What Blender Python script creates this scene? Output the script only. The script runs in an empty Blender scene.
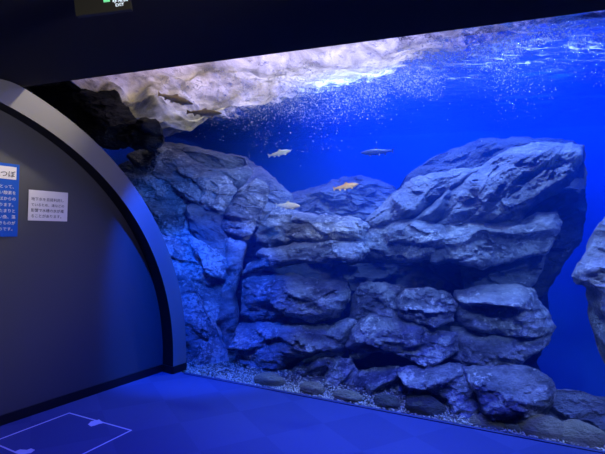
import bpy, bmesh, math, random
import numpy as np
from mathutils import Vector, Matrix, noise, geometry
random.seed(7)
SC = bpy.context.scene
COL = SC.collection

# ------------------------------------------------------------------ camera
F = 454.0
H = 1.55
ROLL = math.radians(1.85)
cam_data = bpy.data.cameras.new('camera')
cam_data.sensor_fit = 'HORIZONTAL'
cam_data.sensor_width = 36.0
cam_data.lens = 36.0 * F / 605.0
cam_data.clip_start = 0.05
cam = bpy.data.objects.new('camera', cam_data)
COL.objects.link(cam)
cam.matrix_world = Matrix.Translation((0, 0, H)) @ Matrix.Rotation(math.radians(90), 4, 'X') @ Matrix.Rotation(ROLL, 4, 'Z')
SC.camera = cam
SC.view_settings.view_transform = 'Standard'
SC.view_settings.look = 'None'
SC.view_settings.exposure = 0.0
SC.view_settings.gamma = 1.0
SC.view_settings.use_curve_mapping = False

# the place: room side v < 0, tank side v > 0; u runs along the glass
A = np.array([-1.162, 4.701, 0.0])
G = np.array([0.92155, -0.38827, 0.0])
N = np.array([0.38827, 0.92155, 0.0])
SURF = 3.25          # water level
CEIL = 2.52          # dropped ceiling of the room


def T(u, v, z):
    return A + G * u + N * v + np.array([0, 0, z])


def ray(px, py):
    dx = px - 302.5
    dy = 227 - py
    return np.array([dx * math.cos(ROLL) - dy * math.sin(ROLL), F, dx * math.sin(ROLL) + dy * math.cos(ROLL)])


O = np.array([0, 0, H])


def at_v(px, py, v):
    d = ray(px, py)
    return O + d * ((v + (A - O) @ N) / (d @ N))


def at_z(px, py, z):
    d = ray(px, py)
    return O + d * ((z - H) / d[2])


def uvz(p):
    q = p - A
    return float(q @ G), float(q @ N), float(p[2])


# ------------------------------------------------------------------ light
world = bpy.data.worlds.new('world')
SC.world = world
world.use_nodes = True
world.node_tree.nodes['Background'].inputs[0].default_value = (0.10, 0.16, 0.5, 1)
world.node_tree.nodes['Background'].inputs[1].default_value = 0.02


def lamp(name, kind, pos, target, power, color, size=0.3, angle=60, blend=0.6, sizey=None):
    l = bpy.data.lights.new(name, kind)
    l.energy = power
    l.color = color
    if kind == 'AREA':
        l.size = size
        if sizey:
            l.shape = 'RECTANGLE'
            l.size_y = sizey
    else:
        l.shadow_soft_size = size
    if kind == 'SPOT':
        l.spot_size = math.radians(angle)
        l.spot_blend = blend
    o = bpy.data.objects.new(name, l)
    COL.objects.link(o)
    pos = Vector(pos)
    o.location = pos
    o.rotation_euler = (Vector(target) - pos).to_track_quat('-Z', 'Y').to_euler()
    return o


BLUE = (0.0, 0.016, 1.0)
SLATE = (0.26, 0.38, 0.95)
lamp('added_tank_fill', 'AREA', T(2.7, 2.75, 4.4), T(2.7, 2.76, 0), 500, (0.0, 0.07, 1.0), 5.6, sizey=2.4)  # added blue fill standing in for ambient light in the water
for u_, v_, p_ in ((1.5, 1.9, 680), (3.1, 1.2, 740)):
    lamp('reef_spot_lamp', 'SPOT', T(u_, v_, 4.4), T(u_, 1.2, 1.2), p_, SLATE, 0.1, 80)
for u_, p_, c_ in ((0.9, 80, SLATE), (1.9, 95, SLATE), (2.9, 90, SLATE), (3.9, 220, SLATE)):
    lamp('added_front_spot', 'SPOT', T(u_ + 0.15, -1.35, 2.80), T(u_, 0.6, 1.0), p_, c_, 0.04, 50, 0.35)  # added front spots to brighten the rocks, unseen above the ceiling edge
lamp('added_front_spot', 'SPOT', T(0.7, -1.2, 2.80), T(-0.1, 0.3, 0.5), 620, (0.0, 0.07, 1.0), 0.04, 50, 0.5)  # added unseen spot, turns the left buttress blue
lamp('added_front_spot', 'SPOT', T(1.3, -1.2, 2.84), T(-0.2, 0.8, 1.6), 340, (0.04, 0.18, 1.0), 0.04, 50, 0.8)  # added unseen spot for the upper left slabs
lamp('added_front_spot', 'SPOT', T(2.4, -1.3, 2.84), T(1.0, 0.7, 2.3), 300, (0.85, 0.75, 0.65), 0.04, 48, 1.0)  # added unseen spot to brighten fish and bubbles
lamp('ripple_lamp', 'SPOT', T(4.6, 0.9, 2.3), T(3.3, 1.0, 3.3), 60, (0.35, 0.6, 1.0), 0.03, 100, 0.9)
lamp('foam_lamp', 'AREA', T(-0.4, 1.5, 4.3), T(-0.4, 1.4, 3), 42, (1.0, 0.66, 0.28), 1.4)
lamp('foam_lamp', 'AREA', T(1.5, 0.9, 4.3), T(1.5, 0.8, 3), 46, (1.0, 0.84, 0.66), 1.8)
for u_, p_ in ((1.4, 560), (3.2, 600)):
    lamp('added_floor_flood', 'SPOT', T(u_, -1.0, 4.0), T(u_, -1.2, 0), p_, BLUE, 0.15, 78, 0.8)  # added unseen floods that colour the floor blue
lamp('added_foam_glow_spot', 'SPOT', T(0.9, -0.6, 4.0), T(-0.45, -1.6, 2.4), 340, (1.0, 0.86, 0.62), 0.1, 32, 1.0)  # added warm spot standing in for the foam's glow on the arch
lamp('added_room_ambient', 'SPOT', (0.9, 0.6, 2.3), (-2.5, 2.7, 1.75), 190, (0.97, 0.88, 0.92), 0.2, 58, 1.0)  # added spot standing in for weak ambient light of the room


# ------------------------------------------------------------------ materials
def mat(name):
    m = bpy.data.materials.new(name)
    m.use_nodes = True
    nt = m.node_tree
    return m, nt, nt.nodes['Principled BSDF'], nt.nodes['Material Output']


def simple(name, color, rough=0.6, metallic=0.0, emit=None, bump=0.0, bscale=60):
    m, nt, b, out = mat(name)
    b.inputs['Base Color'].default_value = (*color, 1)
    b.inputs['Roughness'].default_value = rough
    b.inputs['Metallic'].default_value = metallic
    tc = nt.nodes.new('ShaderNodeTexCoord')
    no = nt.nodes.new('ShaderNodeTexNoise')
    no.inputs['Scale'].default_value = bscale
    nt.links.new(tc.outputs['Object'], no.inputs['Vector'])
    if emit:
        b.inputs['Emission Color'].default_value = (*emit[0], 1)
        b.inputs['Emission Strength'].default_value = emit[1]
    if bump:
        bp = nt.nodes.new('ShaderNodeBump')
        bp.inputs['Strength'].default_value = bump
        nt.links.new(no.outputs['Fac'], bp.inputs['Height'])
        nt.links.new(bp.outputs['Normal'], b.inputs['Normal'])
    return m


def rock_mat(name, dark, light, speck=0.62, speckcol=(0.75, 0.75, 0.72), rough=0.65, scale=1.0):
    m, nt, b, out = mat(name)
    L = nt.links.new
    tc = nt.nodes.new('ShaderNodeTexCoord')
    mp = nt.nodes.new('ShaderNodeMapping')
    mp.inputs['Scale'].default_value = (1, 1, 1.8)
    mp.inputs['Rotation'].default_value = (0.15, 0.25, 0)
    L(tc.outputs['Object'], mp.inputs['Vector'])
    n1 = nt.nodes.new('ShaderNodeTexNoise')
    n1.inputs['Scale'].default_value = 3.0 * scale
    n1.inputs['Detail'].default_value = 10
    n1.inputs['Roughness'].default_value = 0.7
    L(mp.outputs[0], n1.inputs['Vector'])
    cr = nt.nodes.new('ShaderNodeValToRGB')
    cr.color_ramp.elements[0].position = 0.36
    cr.color_ramp.elements[0].color = (*dark, 1)
    cr.color_ramp.elements[1].position = 0.66
    cr.color_ramp.elements[1].color = (*light, 1)
    L(n1.outputs['Fac'], cr.inputs[0])
    # mineral crust: broken white flecks
    n2 = nt.nodes.new('ShaderNodeTexNoise')
    n2.inputs['Scale'].default_value = 22 * scale
    n2.inputs['Detail'].default_value = 6
    n2.inputs['Roughness'].default_value = 0.75
    L(tc.outputs['Object'], n2.inputs['Vector'])
    n3 = nt.nodes.new('ShaderNodeTexNoise')
    n3.inputs['Scale'].default_value = 2.6 * scale
    n3.inputs['Detail'].default_value = 3
    L(tc.outputs['Object'], n3.inputs['Vector'])
    ad = nt.nodes.new('ShaderNodeMath')
    ad.operation = 'MULTIPLY_ADD'
    ad.inputs[1].default_value = 0.45
    L(n3.outputs['Fac'], ad.inputs[0])
    ml = nt.nodes.new('ShaderNodeMath')
    ml.operation = 'MULTIPLY'
    ml.inputs[1].default_value = 0.62
    L(n2.outputs['Fac'], ml.inputs[0])
    L(ml.outputs[0], ad.inputs[2])
    c2 = nt.nodes.new('ShaderNodeValToRGB')
    c2.color_ramp.elements[0].position = speck
    c2.color_ramp.elements[0].color = (0, 0, 0, 1)
    c2.color_ramp.elements[1].position = speck + 0.05
    c2.color_ramp.elements[1].color = (1, 1, 1, 1)
    L(ad.outputs[0], c2.inputs[0])
    mx = nt.nodes.new('ShaderNodeMix')
    mx.data_type = 'RGBA'
    L(c2.outputs[0], mx.inputs[0])
    L(cr.outputs[0], mx.inputs[6])
    mx.inputs[7].default_value = (*speckcol, 1)
    L(mx.outputs[2], b.inputs['Base Color'])
    b.inputs['Roughness'].default_value = rough
    n4 = nt.nodes.new('ShaderNodeTexNoise')
    n4.inputs['Scale'].default_value = 14 * scale
    n4.inputs['Detail'].default_value = 12
    n4.inputs['Roughness'].default_value = 0.72
    L(mp.outputs[0], n4.inputs['Vector'])
    bp = nt.nodes.new('ShaderNodeBump')
    bp.inputs['Strength'].default_value = 1.0
    bp.inputs['Distance'].default_value = 0.08
    L(n4.outputs['Fac'], bp.inputs['Height'])
    L(bp.outputs[0], b.inputs['Normal'])
    return m


M_ROCK = rock_mat('slate_rock', (0.08, 0.09, 0.11), (0.52, 0.53, 0.55), 0.56)
M_ROCKS = rock_mat('crusted_slate_rock', (0.08, 0.09, 0.11), (0.50, 0.52, 0.54), 0.525)
M_ROCKF = rock_mat('smooth_slate_rock', (0.12, 0.13, 0.15), (0.42, 0.43, 0.46), 0.63)
M_ROCKD = rock_mat('shade_darkened_slate_rock', (0.035, 0.035, 0.035), (0.12, 0.12, 0.115), 0.64, (0.3, 0.3, 0.3))  # shade of clefts and backlit rocks put into a darker slate colour
M_PALE = rock_mat('pale_crusted_rock', (0.2, 0.21, 0.23), (0.6, 0.62, 0.64), 0.57)
M_STONE = rock_mat('river_stone', (0.34, 0.29, 0.17), (0.60, 0.52, 0.30), 0.72, (0.4, 0.4, 0.38), 0.55, 1.6)
M_STONED = rock_mat('dark_river_stone', (0.10, 0.10, 0.08), (0.22, 0.21, 0.16), 0.72, (0.3, 0.3, 0.3), 0.55, 1.6)


def wall_paint(name, col, rough=0.8):
    return simple(name, col, rough, bump=0.05, bscale=120)


M_BACK = wall_paint('blue_tank_paint', (0.10, 0.30, 0.85))
M_PANEL = wall_paint('charcoal_wall_paint', (0.085, 0.088, 0.095), 0.55)
M_RING = wall_paint('grey_arch_paint', (0.20, 0.20, 0.20), 0.5)
M_BLACK = wall_paint('black_ceiling_paint', (0.008, 0.008, 0.012), 0.9)
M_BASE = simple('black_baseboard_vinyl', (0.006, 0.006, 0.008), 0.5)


def carpet():
    m, nt, b, out = mat('carpet_tiles')
    L = nt.links.new
    tc = nt.nodes.new('ShaderNodeTexCoord')
    mp = nt.nodes.new('ShaderNodeMapping')
    mp.inputs['Rotation'].default_value = (0, 0, math.radians(-30.3))
    L(tc.outputs['Object'], mp.inputs[0])
    ch = nt.nodes.new('ShaderNodeTexChecker')
    ch.inputs['Scale'].default_value = 2.0
    ch.inputs['Color1'].default_value = (0.088, 0.115, 0.24, 1)
    ch.inputs['Color2'].default_value = (0.10, 0.13, 0.265, 1)
    L(mp.outputs[0], ch.inputs['Vector'])
    no = nt.nodes.new('ShaderNodeTexNoise')
    no.inputs['Scale'].default_value = 180
    no.inputs['Detail'].default_value = 4
    L(tc.outputs['Object'], no.inputs[0])
    no2 = nt.nodes.new('ShaderNodeTexNoise')
    no2.inputs['Scale'].default_value = 1.6
    L(tc.outputs['Object'], no2.inputs[0])
    mx = nt.nodes.new('ShaderNodeMix')
    mx.data_type = 'RGBA'
    mx.blend_type = 'MULTIPLY'
    mx.inputs[0].default_value = 0.35
    L(ch.outputs[0], mx.inputs[6])
    L(no.outputs['Fac'], mx.inputs[7])
    L(mx.outputs[2], b.inputs['Base Color'])
    b.inputs['Roughness'].default_value = 0.95
    b.inputs['Specular IOR Level'].default_value = 0.1
    bp = nt.nodes.new('ShaderNodeBump')
    bp.inputs['Strength'].default_value = 0.3
    bp.inputs['Distance'].default_value = 0.01
    L(no.outputs['Fac'], bp.inputs['Height'])
    L(bp.outputs[0], b.inputs['Normal'])
    return m


M_CARPET = carpet()
M_TRIM = simple('grey_floor_edging', (0.05, 0.065, 0.14), 0.8)


def glass_mat():
    m, nt, b, out = mat('clear_acrylic')
    nt.nodes.remove(b)
    tr = nt.nodes.new('ShaderNodeBsdfTransparent')
    tr.inputs[0].default_value = (0.97, 0.98, 1, 1)
    gl = nt.nodes.new('ShaderNodeBsdfGlossy')
    gl.inputs['Roughness'].default_value = 0.02
    fr = nt.nodes.new('ShaderNodeFresnel')
    fr.inputs[0].default_value = 1.2
    mx = nt.nodes.new('ShaderNodeMixShader')
    geo = nt.nodes.new('ShaderNodeNewGeometry')
    one = nt.nodes.new('ShaderNodeMath')
    one.operation = 'SUBTRACT'
    one.inputs[0].default_value = 1.0
    nt.links.new(geo.outputs['Backfacing'], one.inputs[1])
    mu = nt.nodes.new('ShaderNodeMath')
    mu.operation = 'MULTIPLY'
    nt.links.new(one.outputs[0], mu.inputs[0])
    nt.links.new(fr.outputs[0], mu.inputs[1])
    nt.links.new(mu.outputs[0], mx.inputs[0])
    nt.links.new(tr.outputs[0], mx.inputs[1])
    nt.links.new(gl.outputs[0], mx.inputs[2])
    nt.links.new(mx.outputs[0], out.inputs[0])
    return m


M_GLASS = glass_mat()


def surface_mat():
    """water surface with foam where the 'foam' attribute is high"""
    m, nt, b, out = mat('rippling_water_surface')
    nt.nodes.remove(b)
    L = nt.links.new
    tc = nt.nodes.new('ShaderNodeTexCoord')
    mp = nt.nodes.new('ShaderNodeMapping')
    mp.inputs['Rotation'].default_value = (0, 0, math.radians(22.8))
    mp.inputs['Scale'].default_value = (0.8, 1.6, 1)
    L(tc.outputs['Object'], mp.inputs[0])
    no = nt.nodes.new('ShaderNodeTexNoise')
    no.inputs['Scale'].default_value = 7
    no.inputs['Detail'].default_value = 5
    no.inputs['Roughness'].default_value = 0.6
    L(mp.outputs[0], no.inputs[0])
    bp = nt.nodes.new('ShaderNodeBump')
    bp.inputs['Strength'].default_value = 0.8
    bp.inputs['Distance'].default_value = 0.12
    L(no.outputs['Fac'], bp.inputs['Height'])
    tr = nt.nodes.new('ShaderNodeBsdfTransparent')
    gl = nt.nodes.new('ShaderNodeBsdfGlossy')
    gl.inputs['Roughness'].default_value = 0.03
    gl.inputs['Color'].default_value = (0.75, 0.85, 1, 1)
    L(bp.outputs[0], gl.inputs['Normal'])
    fr = nt.nodes.new('ShaderNodeLayerWeight')
    fr.inputs[0].default_value = 0.5
    cr = nt.nodes.new('ShaderNodeValToRGB')
    cr.color_ramp.elements[0].position = 0.3
    cr.color_ramp.elements[0].color = (0.05, 0.05, 0.05, 1)
    cr.color_ramp.elements[1].position = 0.5
    L(fr.outputs['Facing'], cr.inputs[0])
    mx = nt.nodes.new('ShaderNodeMixShader')
    L(cr.outputs[0], mx.inputs[0])
    L(tr.outputs[0], mx.inputs[1])
    L(gl.outputs[0], mx.inputs[2])
    # foam
    tl = nt.nodes.new('ShaderNodeBsdfTranslucent')
    tl.inputs[0].default_value = (0.9, 0.9, 0.9, 1)
    df = nt.nodes.new('ShaderNodeBsdfDiffuse')
    df.inputs[0].default_value = (0.85, 0.85, 0.85, 1)
    n7 = nt.nodes.new('ShaderNodeTexNoise')
    n7.inputs['Scale'].default_value = 3.2
    n7.inputs['Detail'].default_value = 8
    n7.inputs['Roughness'].default_value = 0.62
    n7.inputs['Distortion'].default_value = 0.5
    L(tc.outputs['Object'], n7.inputs[0])
    c7 = nt.nodes.new('ShaderNodeValToRGB')
    c7.color_ramp.elements[0].position = 0.38
    c7.color_ramp.elements[0].color = (0.3, 0.3, 0.31, 1)
    c7.color_ramp.elements[1].position = 0.64
    c7.color_ramp.elements[1].color = (1, 1, 1, 1)
    L(n7.outputs['Fac'], c7.inputs[0])
    L(c7.outputs[0], tl.inputs[0])
    L(c7.outputs[0], df.inputs[0])
    fm = nt.nodes.new('ShaderNodeMixShader')
    fm.inputs[0].default_value = 0.35
    L(tl.outputs[0], fm.inputs[1])
    L(df.outputs[0], fm.inputs[2])
    at = nt.nodes.new('ShaderNodeAttribute')
    at.attribute_name = 'foam'
    n2 = nt.nodes.new('ShaderNodeTexNoise')
    n2.inputs['Scale'].default_value = 9
    n2.inputs['Detail'].default_value = 12
    n2.inputs['Roughness'].default_value = 0.78
    L(tc.outputs['Object'], n2.inputs[0])
    a1 = nt.nodes.new('ShaderNodeMath')
    a1.operation = 'ADD'
    L(at.outputs['Fac'], a1.inputs[0])
    L(n2.outputs['Fac'], a1.inputs[1])
    c2 = nt.nodes.new('ShaderNodeValToRGB')
    c2.color_ramp.elements[0].position = 0.84
    c2.color_ramp.elements[0].color = (0, 0, 0, 1)
    c2.color_ramp.elements[1].position = 1.02
    c2.color_ramp.elements[1].color = (1, 1, 1, 1)
    L(a1.outputs[0], c2.inputs[0])
    # thin froth-white streaks painted in for the bright glints along the ripples
    mp3 = nt.nodes.new('ShaderNodeMapping')
    mp3.inputs['Rotation'].default_value = (0, 0, math.radians(22.8))
    mp3.inputs['Scale'].default_value = (1.3, 6.5, 1)
    L(tc.outputs['Object'], mp3.inputs[0])
    n5 = nt.nodes.new('ShaderNodeTexNoise')
    n5.inputs['Scale'].default_value = 2.4
    n5.inputs['Detail'].default_value = 9
    n5.inputs['Roughness'].default_value = 0.72
    n5.inputs['Distortion'].default_value = 0.6
    L(mp3.outputs[0], n5.inputs[0])
    as_ = nt.nodes.new('ShaderNodeAttribute')
    as_.attribute_name = 'streak'
    a5 = nt.nodes.new('ShaderNodeMath')
    a5.operation = 'ADD'
    L(n5.outputs['Fac'], a5.inputs[0])
    L(as_.outputs['Fac'], a5.inputs[1])
    c5 = nt.nodes.new('ShaderNodeValToRGB')
    c5.color_ramp.elements[0].position = 0.74
    c5.color_ramp.elements[0].color = (0, 0, 0, 1)
    c5.color_ramp.elements[1].position = 0.86
    c5.color_ramp.elements[1].color = (0.8, 0.8, 0.8, 1)
    L(a5.outputs[0], c5.inputs[0])
    mm = nt.nodes.new('ShaderNodeMath')
    mm.operation = 'MAXIMUM'
    L(c2.outputs[0], mm.inputs[0])
    L(c5.outputs[0], mm.inputs[1])
    mf = nt.nodes.new('ShaderNodeMixShader')
    L(mm.outputs[0], mf.inputs[0])
    L(mx.outputs[0], mf.inputs[1])
    L(fm.outputs[0], mf.inputs[2])
    L(mf.outputs[0], out.inputs[0])
    return m


M_SURF = surface_mat()
M_BUB = simple('white_air_bubbles', (0.85, 0.9, 0.95), 0.15)
M_GRAVEL = rock_mat('gravel', (0.16, 0.14, 0.09), (0.55, 0.50, 0.36), 0.6, (0.6, 0.6, 0.55), 0.8, 5)
M_PEB = simple('pale_pebbles', (0.85, 0.80, 0.58), 0.7)
M_WHITE = simple('white_card', (0.88, 0.86, 0.88), 0.6)
M_INK = simple('grey_ink', (0.12, 0.11, 0.13), 0.7)
M_INKB = simple('black_ink', (0.02, 0.02, 0.03), 0.7)
M_SBLUE = simple('blue_sign_print', (0.0, 0.10, 0.60), 0.5)
M_TAPE = simple('white_floor_tape', (0.75, 0.75, 0.8), 0.7)


# ------------------------------------------------------------------ helpers
def link(name, verts, faces, material, parent=None, smooth=False):
    me = bpy.data.meshes.new(name)
    me.from_pydata([tuple(map(float, v)) for v in verts], [], [tuple(int(i) for i in f) for f in faces])
    me.update()
    if material:
        me.materials.append(material)
    if smooth:
        me.polygons.foreach_set('use_smooth', [True] * len(me.polygons))
    o = bpy.data.objects.new(name, me)
    COL.objects.link(o)
    if parent:
        o.parent = parent
    return o


def recenter(o):
    """put the origin of a mesh object at the middle of its base"""
    me = o.data
    n = len(me.vertices)
    a = np.empty(n * 3)
    me.vertices.foreach_get('co', a)
    a = a.reshape(-1, 3)
    c = np.array([(a[:, 0].min() + a[:, 0].max()) / 2, (a[:, 1].min() + a[:, 1].max()) / 2, a[:, 2].min()])
    me.vertices.foreach_set('co', (a - c).ravel())
    me.update()
    o.location = c
    return o


def struct(o):
    o['kind'] = 'structure'
    return o


def tag(o, label, cat, group=None, kind=None):
    o['label'] = label
    o['category'] = cat
    if group:
        o['group'] = group
    if kind:
        o['kind'] = kind
    return o


def prism(name, poly, d, material, parent=None):
    """poly: list of 3D points; extruded by vector d"""
    n = len(poly)
    d = np.array(d)
    vs = [np.array(p) for p in poly] + [np.array(p) + d for p in poly]
    fs = [list(range(n))[::-1], list(range(n, 2 * n))] + [[i, (i + 1) % n, (i + 1) % n + n, i + n] for i in range(n)]
    o = link(name, vs, fs, material, parent)
    bm = bmesh.new()
    bm.from_mesh(o.data)
    bmesh.ops.recalc_face_normals(bm, faces=bm.faces)
    bm.to_mesh(o.data)
    bm.free()
    return o


def tbox(name, u0, u1, v0, v1, z0, z1, material, parent=None):
    return prism(name, [T(u0, v0, z0), T(u1, v0, z0), T(u1, v1, z0), T(u0, v1, z0)], (0, 0, z1 - z0), material, parent)


# ------------------------------------------------------------------ the arch wall on the left
_f1 = at_z(157, 373, 0)
W = np.array([-0.50497, -0.86314, 0.0])      # along the wall, towards the viewer
MN = np.array([0.86314, -0.50497, 0.0])      # out of the wall into the room
REC = 0.151


def WP(s, z, off=0.0):
    return _f1 + W * s + MN * off + np.array([0, 0, z])


SEND = 4.6
CS, CZ, RO, RI = 2.30, 0.08, 2.553, 2.372


def arc(R, zmax, n=72):
    pts = []
    for i in range(n + 1):
        th = math.pi - (math.pi * i / n)
        s = CS + R * math.cos(th)
        z = CZ + R * math.sin(th)
        pts.append((s, z))
    return pts


# recessed wall panel: flat, fills the arch up to the ceiling
ring_in = [p for p in arc(RI + 0.02, 9) if p[0] < 2.3]
pp = [(ring_in[0][0], 0.0)] + ring_in + [(SEND, ring_in[-1][1]), (SEND, 0.0)]
pp = [(s, min(z, CEIL - 0.002)) for s, z in pp]
struct(prism('wall_left', [WP(s, z, 0.0) for s, z in pp], -MN * 0.12, M_PANEL))
# arch surround
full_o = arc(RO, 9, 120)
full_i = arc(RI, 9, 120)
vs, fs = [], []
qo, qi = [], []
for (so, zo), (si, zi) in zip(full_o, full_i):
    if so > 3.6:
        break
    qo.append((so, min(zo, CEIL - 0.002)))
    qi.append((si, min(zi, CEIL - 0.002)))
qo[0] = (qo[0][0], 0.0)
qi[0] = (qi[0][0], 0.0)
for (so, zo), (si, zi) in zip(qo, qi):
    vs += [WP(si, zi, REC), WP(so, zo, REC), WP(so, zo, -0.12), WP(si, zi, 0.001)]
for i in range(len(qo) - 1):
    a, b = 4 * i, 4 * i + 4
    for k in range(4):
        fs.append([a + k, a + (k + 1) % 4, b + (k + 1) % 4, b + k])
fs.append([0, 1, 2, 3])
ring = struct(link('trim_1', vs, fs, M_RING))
bm = bmesh.new()
bm.from_mesh(ring.data)
bmesh.ops.remove_doubles(bm, verts=bm.verts, dist=1e-5)
bmesh.ops.recalc_face_normals(bm, faces=bm.faces)
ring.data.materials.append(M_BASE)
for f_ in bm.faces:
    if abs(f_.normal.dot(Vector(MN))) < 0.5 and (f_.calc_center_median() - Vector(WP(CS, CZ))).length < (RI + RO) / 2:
        f_.material_index = 1      # reveal faces take the black material
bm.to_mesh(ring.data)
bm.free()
# baseboards
BBH = 0.075
s0 = CS - math.sqrt(RI ** 2 - CZ ** 2)
struct(prism('baseboard_left', [WP(s0, 0, 0.001), WP(SEND, 0, 0.001), WP(SEND, BBH, 0.001), WP(s0, BBH, 0.001)], MN * 0.012, M_BASE))
so_ = CS - math.sqrt(RO ** 2 - CZ ** 2)
struct(prism('baseboard_arch', [WP(so_, 0, REC + 0.001), WP(s0 + 0.012, 0, REC + 0.001), WP(s0 + 0.012, 0, 0.002), WP(s0 + 0.001, 0, 0.002),
                                WP(s0 + 0.001, 0, REC + 0.012), WP(so_, 0, REC + 0.012)][:6], (0, 0, BBH), M_BASE))

# ------------------------------------------------------------------ room shell
fl = [T(-6, 0.0, 0), T(7, 0.0, 0), T(7, -6.5, 0), T(-6, -6.5, 0)]
struct(prism('floor', fl, (0, 0, -0.2), M_CARPET))
struct(tbox('ceiling', -6, 7, -6.5, -1.6, CEIL, CEIL + 0.25, M_BLACK))
struct(tbox('wall_above_ceiling', -6, 7, -1.68, -1.6, CEIL + 0.25, 4.9, M_BLACK))
struct(tbox('tank_ceiling', -6, 7, -1.6, 4.6, 4.9, 5.0, M_BLACK))
struct(tbox('wall_back', -6, 7, 4.3, 4.5, -1.6, 4.9, M_BACK))
struct(tbox('wall_tank_right', 6.0, 6.2, 0.05, 4.3, -1.6, 4.9, M_BACK))
struct(tbox('wall_tank_left', -4.7, -4.5, 0.05, 4.3, -1.6, 4.9, M_BACK))
# acrylic front and floor sill along it
struct(tbox('window_1', -4.7, 6.2, 0.001, 0.04, -0.2, 4.6, M_GLASS))
struct(tbox('trim_2', 0.0, 6.2, -0.035, -0.001, 0.0, 0.008, M_TRIM))


# ------------------------------------------------------------------ rocks
def fbm(p, oct=4, s=1.0):
    return noise.fractal(Vector(p) * s, 1.0, 2.0, oct)


def rock(name, px, v0, T_, label, cat='rock', m=None, lean=0.0, skew=0.0, wt=0.30, wb=0.09, dip=0.0,
         facet=0.055, det=0.042, thick=0.35, cell=0.055, group='rockwork blocks of the tank wall', sp=0.0175, jag=0.018, seed=None, vmap=True, grow=0.022):
    """an angular rock: outline from px measured on a plane at depth v0 (leaning back by lean, turning by skew)"""
    rnd = random.Random(seed if seed is not None else hash_name(label))
    px = [tuple(p) for p in px]
    if name not in ('overhanging_rock', 'rock_pillar', 'rock_mass') and vmap:
        v0 = float(np.interp(v0, [0.4, 0.75, 1.0, 1.25, 1.6, 1.95, 2.2, 2.6, 3.1], [0.30, 0.42, 0.60, 0.78, 1.10, 1.40, 1.75, 2.0, 2.8]))
    cx = sum(p[0] for p in px) / len(px)
    cy = sum(p[1] for p in px) / len(px)
    c = at_v(cx, cy, v0)
    uc, _, zc = uvz(c)
    # plane through c:  v = v0 + lean (z-zc) + skew (u-uc)
    nn = N - lean * np.array([0, 0, 1.0]) - skew * G
    out2 = []
    for x, y in px:
        d = ray(x, y)
        p = O + d * (((c - O) @ nn) / (d @ nn))
        u, v, z = uvz(p)
        out2.append((u, z))
    out2 = np.array(out2)
    area = 0.5 * abs(sum(out2[i][0] * out2[(i + 1) % len(out2)][1] - out2[(i + 1) % len(out2)][0] * out2[i][1] for i in range(len(out2))))
    ctr = out2.mean(0)
    sg_ = np.sign(sum(out2[i][0] * out2[(i + 1) % len(out2)][1] - out2[(i + 1) % len(out2)][0] * out2[i][1] for i in range(len(out2))))
    gr = []
    for i in range(len(out2)):
        a, b, c_ = out2[i - 1], out2[i], out2[(i + 1) % len(out2)]
        t_ = (b - a) / (np.linalg.norm(b - a) + 1e-9) + (c_ - b) / (np.linalg.norm(c_ - b) + 1e-9)
        t_ /= np.linalg.norm(t_) + 1e-9
        gr.append(b + np.array([t_[1], -t_[0]]) * sg_ * grow)
    out2 = np.array(gr)
    # resample the border
    bd = []
    off = rnd.uniform(0, 100)
    for i in range(len(out2)):
        a, b = out2[i], out2[(i + 1) % len(out2)]
        L_ = np.linalg.norm(b - a)
        k = max(1, int(L_ / (sp * 0.9)))
        nrm = np.array([b[1] - a[1], a[0] - b[0]]) / max(L_, 1e-6)
        for j in range(k):
            q = a + (b - a) * j / k
            w = math.sin(math.pi * j / k) ** 0.5 if j else 0.3
            q = q + nrm * jag * w * 1.6 * noise.noise(Vector((q[0] * 9 + off, q[1] * 9, off))) + nrm * jag * 0.6 * noise.noise(Vector((q[0] * 40 + off, q[1] * 40, 3)))
            bd.append(q)
    bd = np.array(bd)
    sgn = np.sign(sum(bd[i][0] * bd[(i + 1) % len(bd)][1] - bd[(i + 1) % len(bd)][0] * bd[i][1] for i in range(len(bd))))
    # inner grid
    u0, z0 = bd.min(0)
    u1, z1 = bd.max(0)
    gu = np.arange(u0, u1, sp)
    gz = np.arange(z0, z1, sp * 0.87)
    pts = []
    for j, z in enumerate(gz):
        for u in gu:
            pts.append((u + (sp / 2 if j % 2 else 0) + rnd.uniform(-.15, .15) * sp, z + rnd.uniform(-.15, .15) * sp))
    pts = np.array(pts)
    nx = np.roll(bd, -1, 0)
    inside = np.zeros(len(pts), bool)
    for a, b in zip(bd, nx):
        cond = ((a[1] > pts[:, 1]) != (b[1] > pts[:, 1]))
        with np.errstate(divide='ignore', invalid='ignore'):
            xi = (b[0] - a[0]) * (pts[:, 1] - a[1]) / (b[1] - a[1]) + a[0]
        inside ^= cond & (pts[:, 0] < xi)
    pts = pts[inside]

    def dists(P):
        dt = np.full(len(P), 9.0)
        db = np.full(len(P), 9.0)
        for a, b in zip(bd, nx):
            ab = b - a
            t = np.clip(((P - a) @ ab) / (ab @ ab + 1e-12), 0, 1)
            dd = np.linalg.norm(P - (a + t[:, None] * ab), axis=1)
            nz = -ab[0] * sgn / (np.linalg.norm(ab) + 1e-9)   # outward normal's z
            if nz > 0.25:
                dt = np.minimum(dt, dd)
            else:
                db = np.minimum(db, dd)
        return dt, db
    if len(pts):
        dt, db = dists(pts)
        keep = np.minimum(dt, db) > sp * 0.45
        pts, dt, db = pts[keep], dt[keep], db[keep]
    allp = [Vector(p) for p in bd] + [Vector(p) for p in pts]
    ed = [(i, (i + 1) % len(bd)) for i in range(len(bd))]
    vo, eo, fo, ov, oe, of = geometry.delaunay_2d_cdt(allp, ed, [], 1, 1e-5)
    P = np.array([(v.x, v.y) for v in vo])
    isb = np.array([any(k < len(bd) for k in o_) for o_ in ov])
    dt, db = dists(P)
    f = lambda x: np.sqrt(np.clip(1 - (1 - np.clip(x, 0, 1)) ** 2, 0, 1))
    scale = math.sqrt(area)
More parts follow.
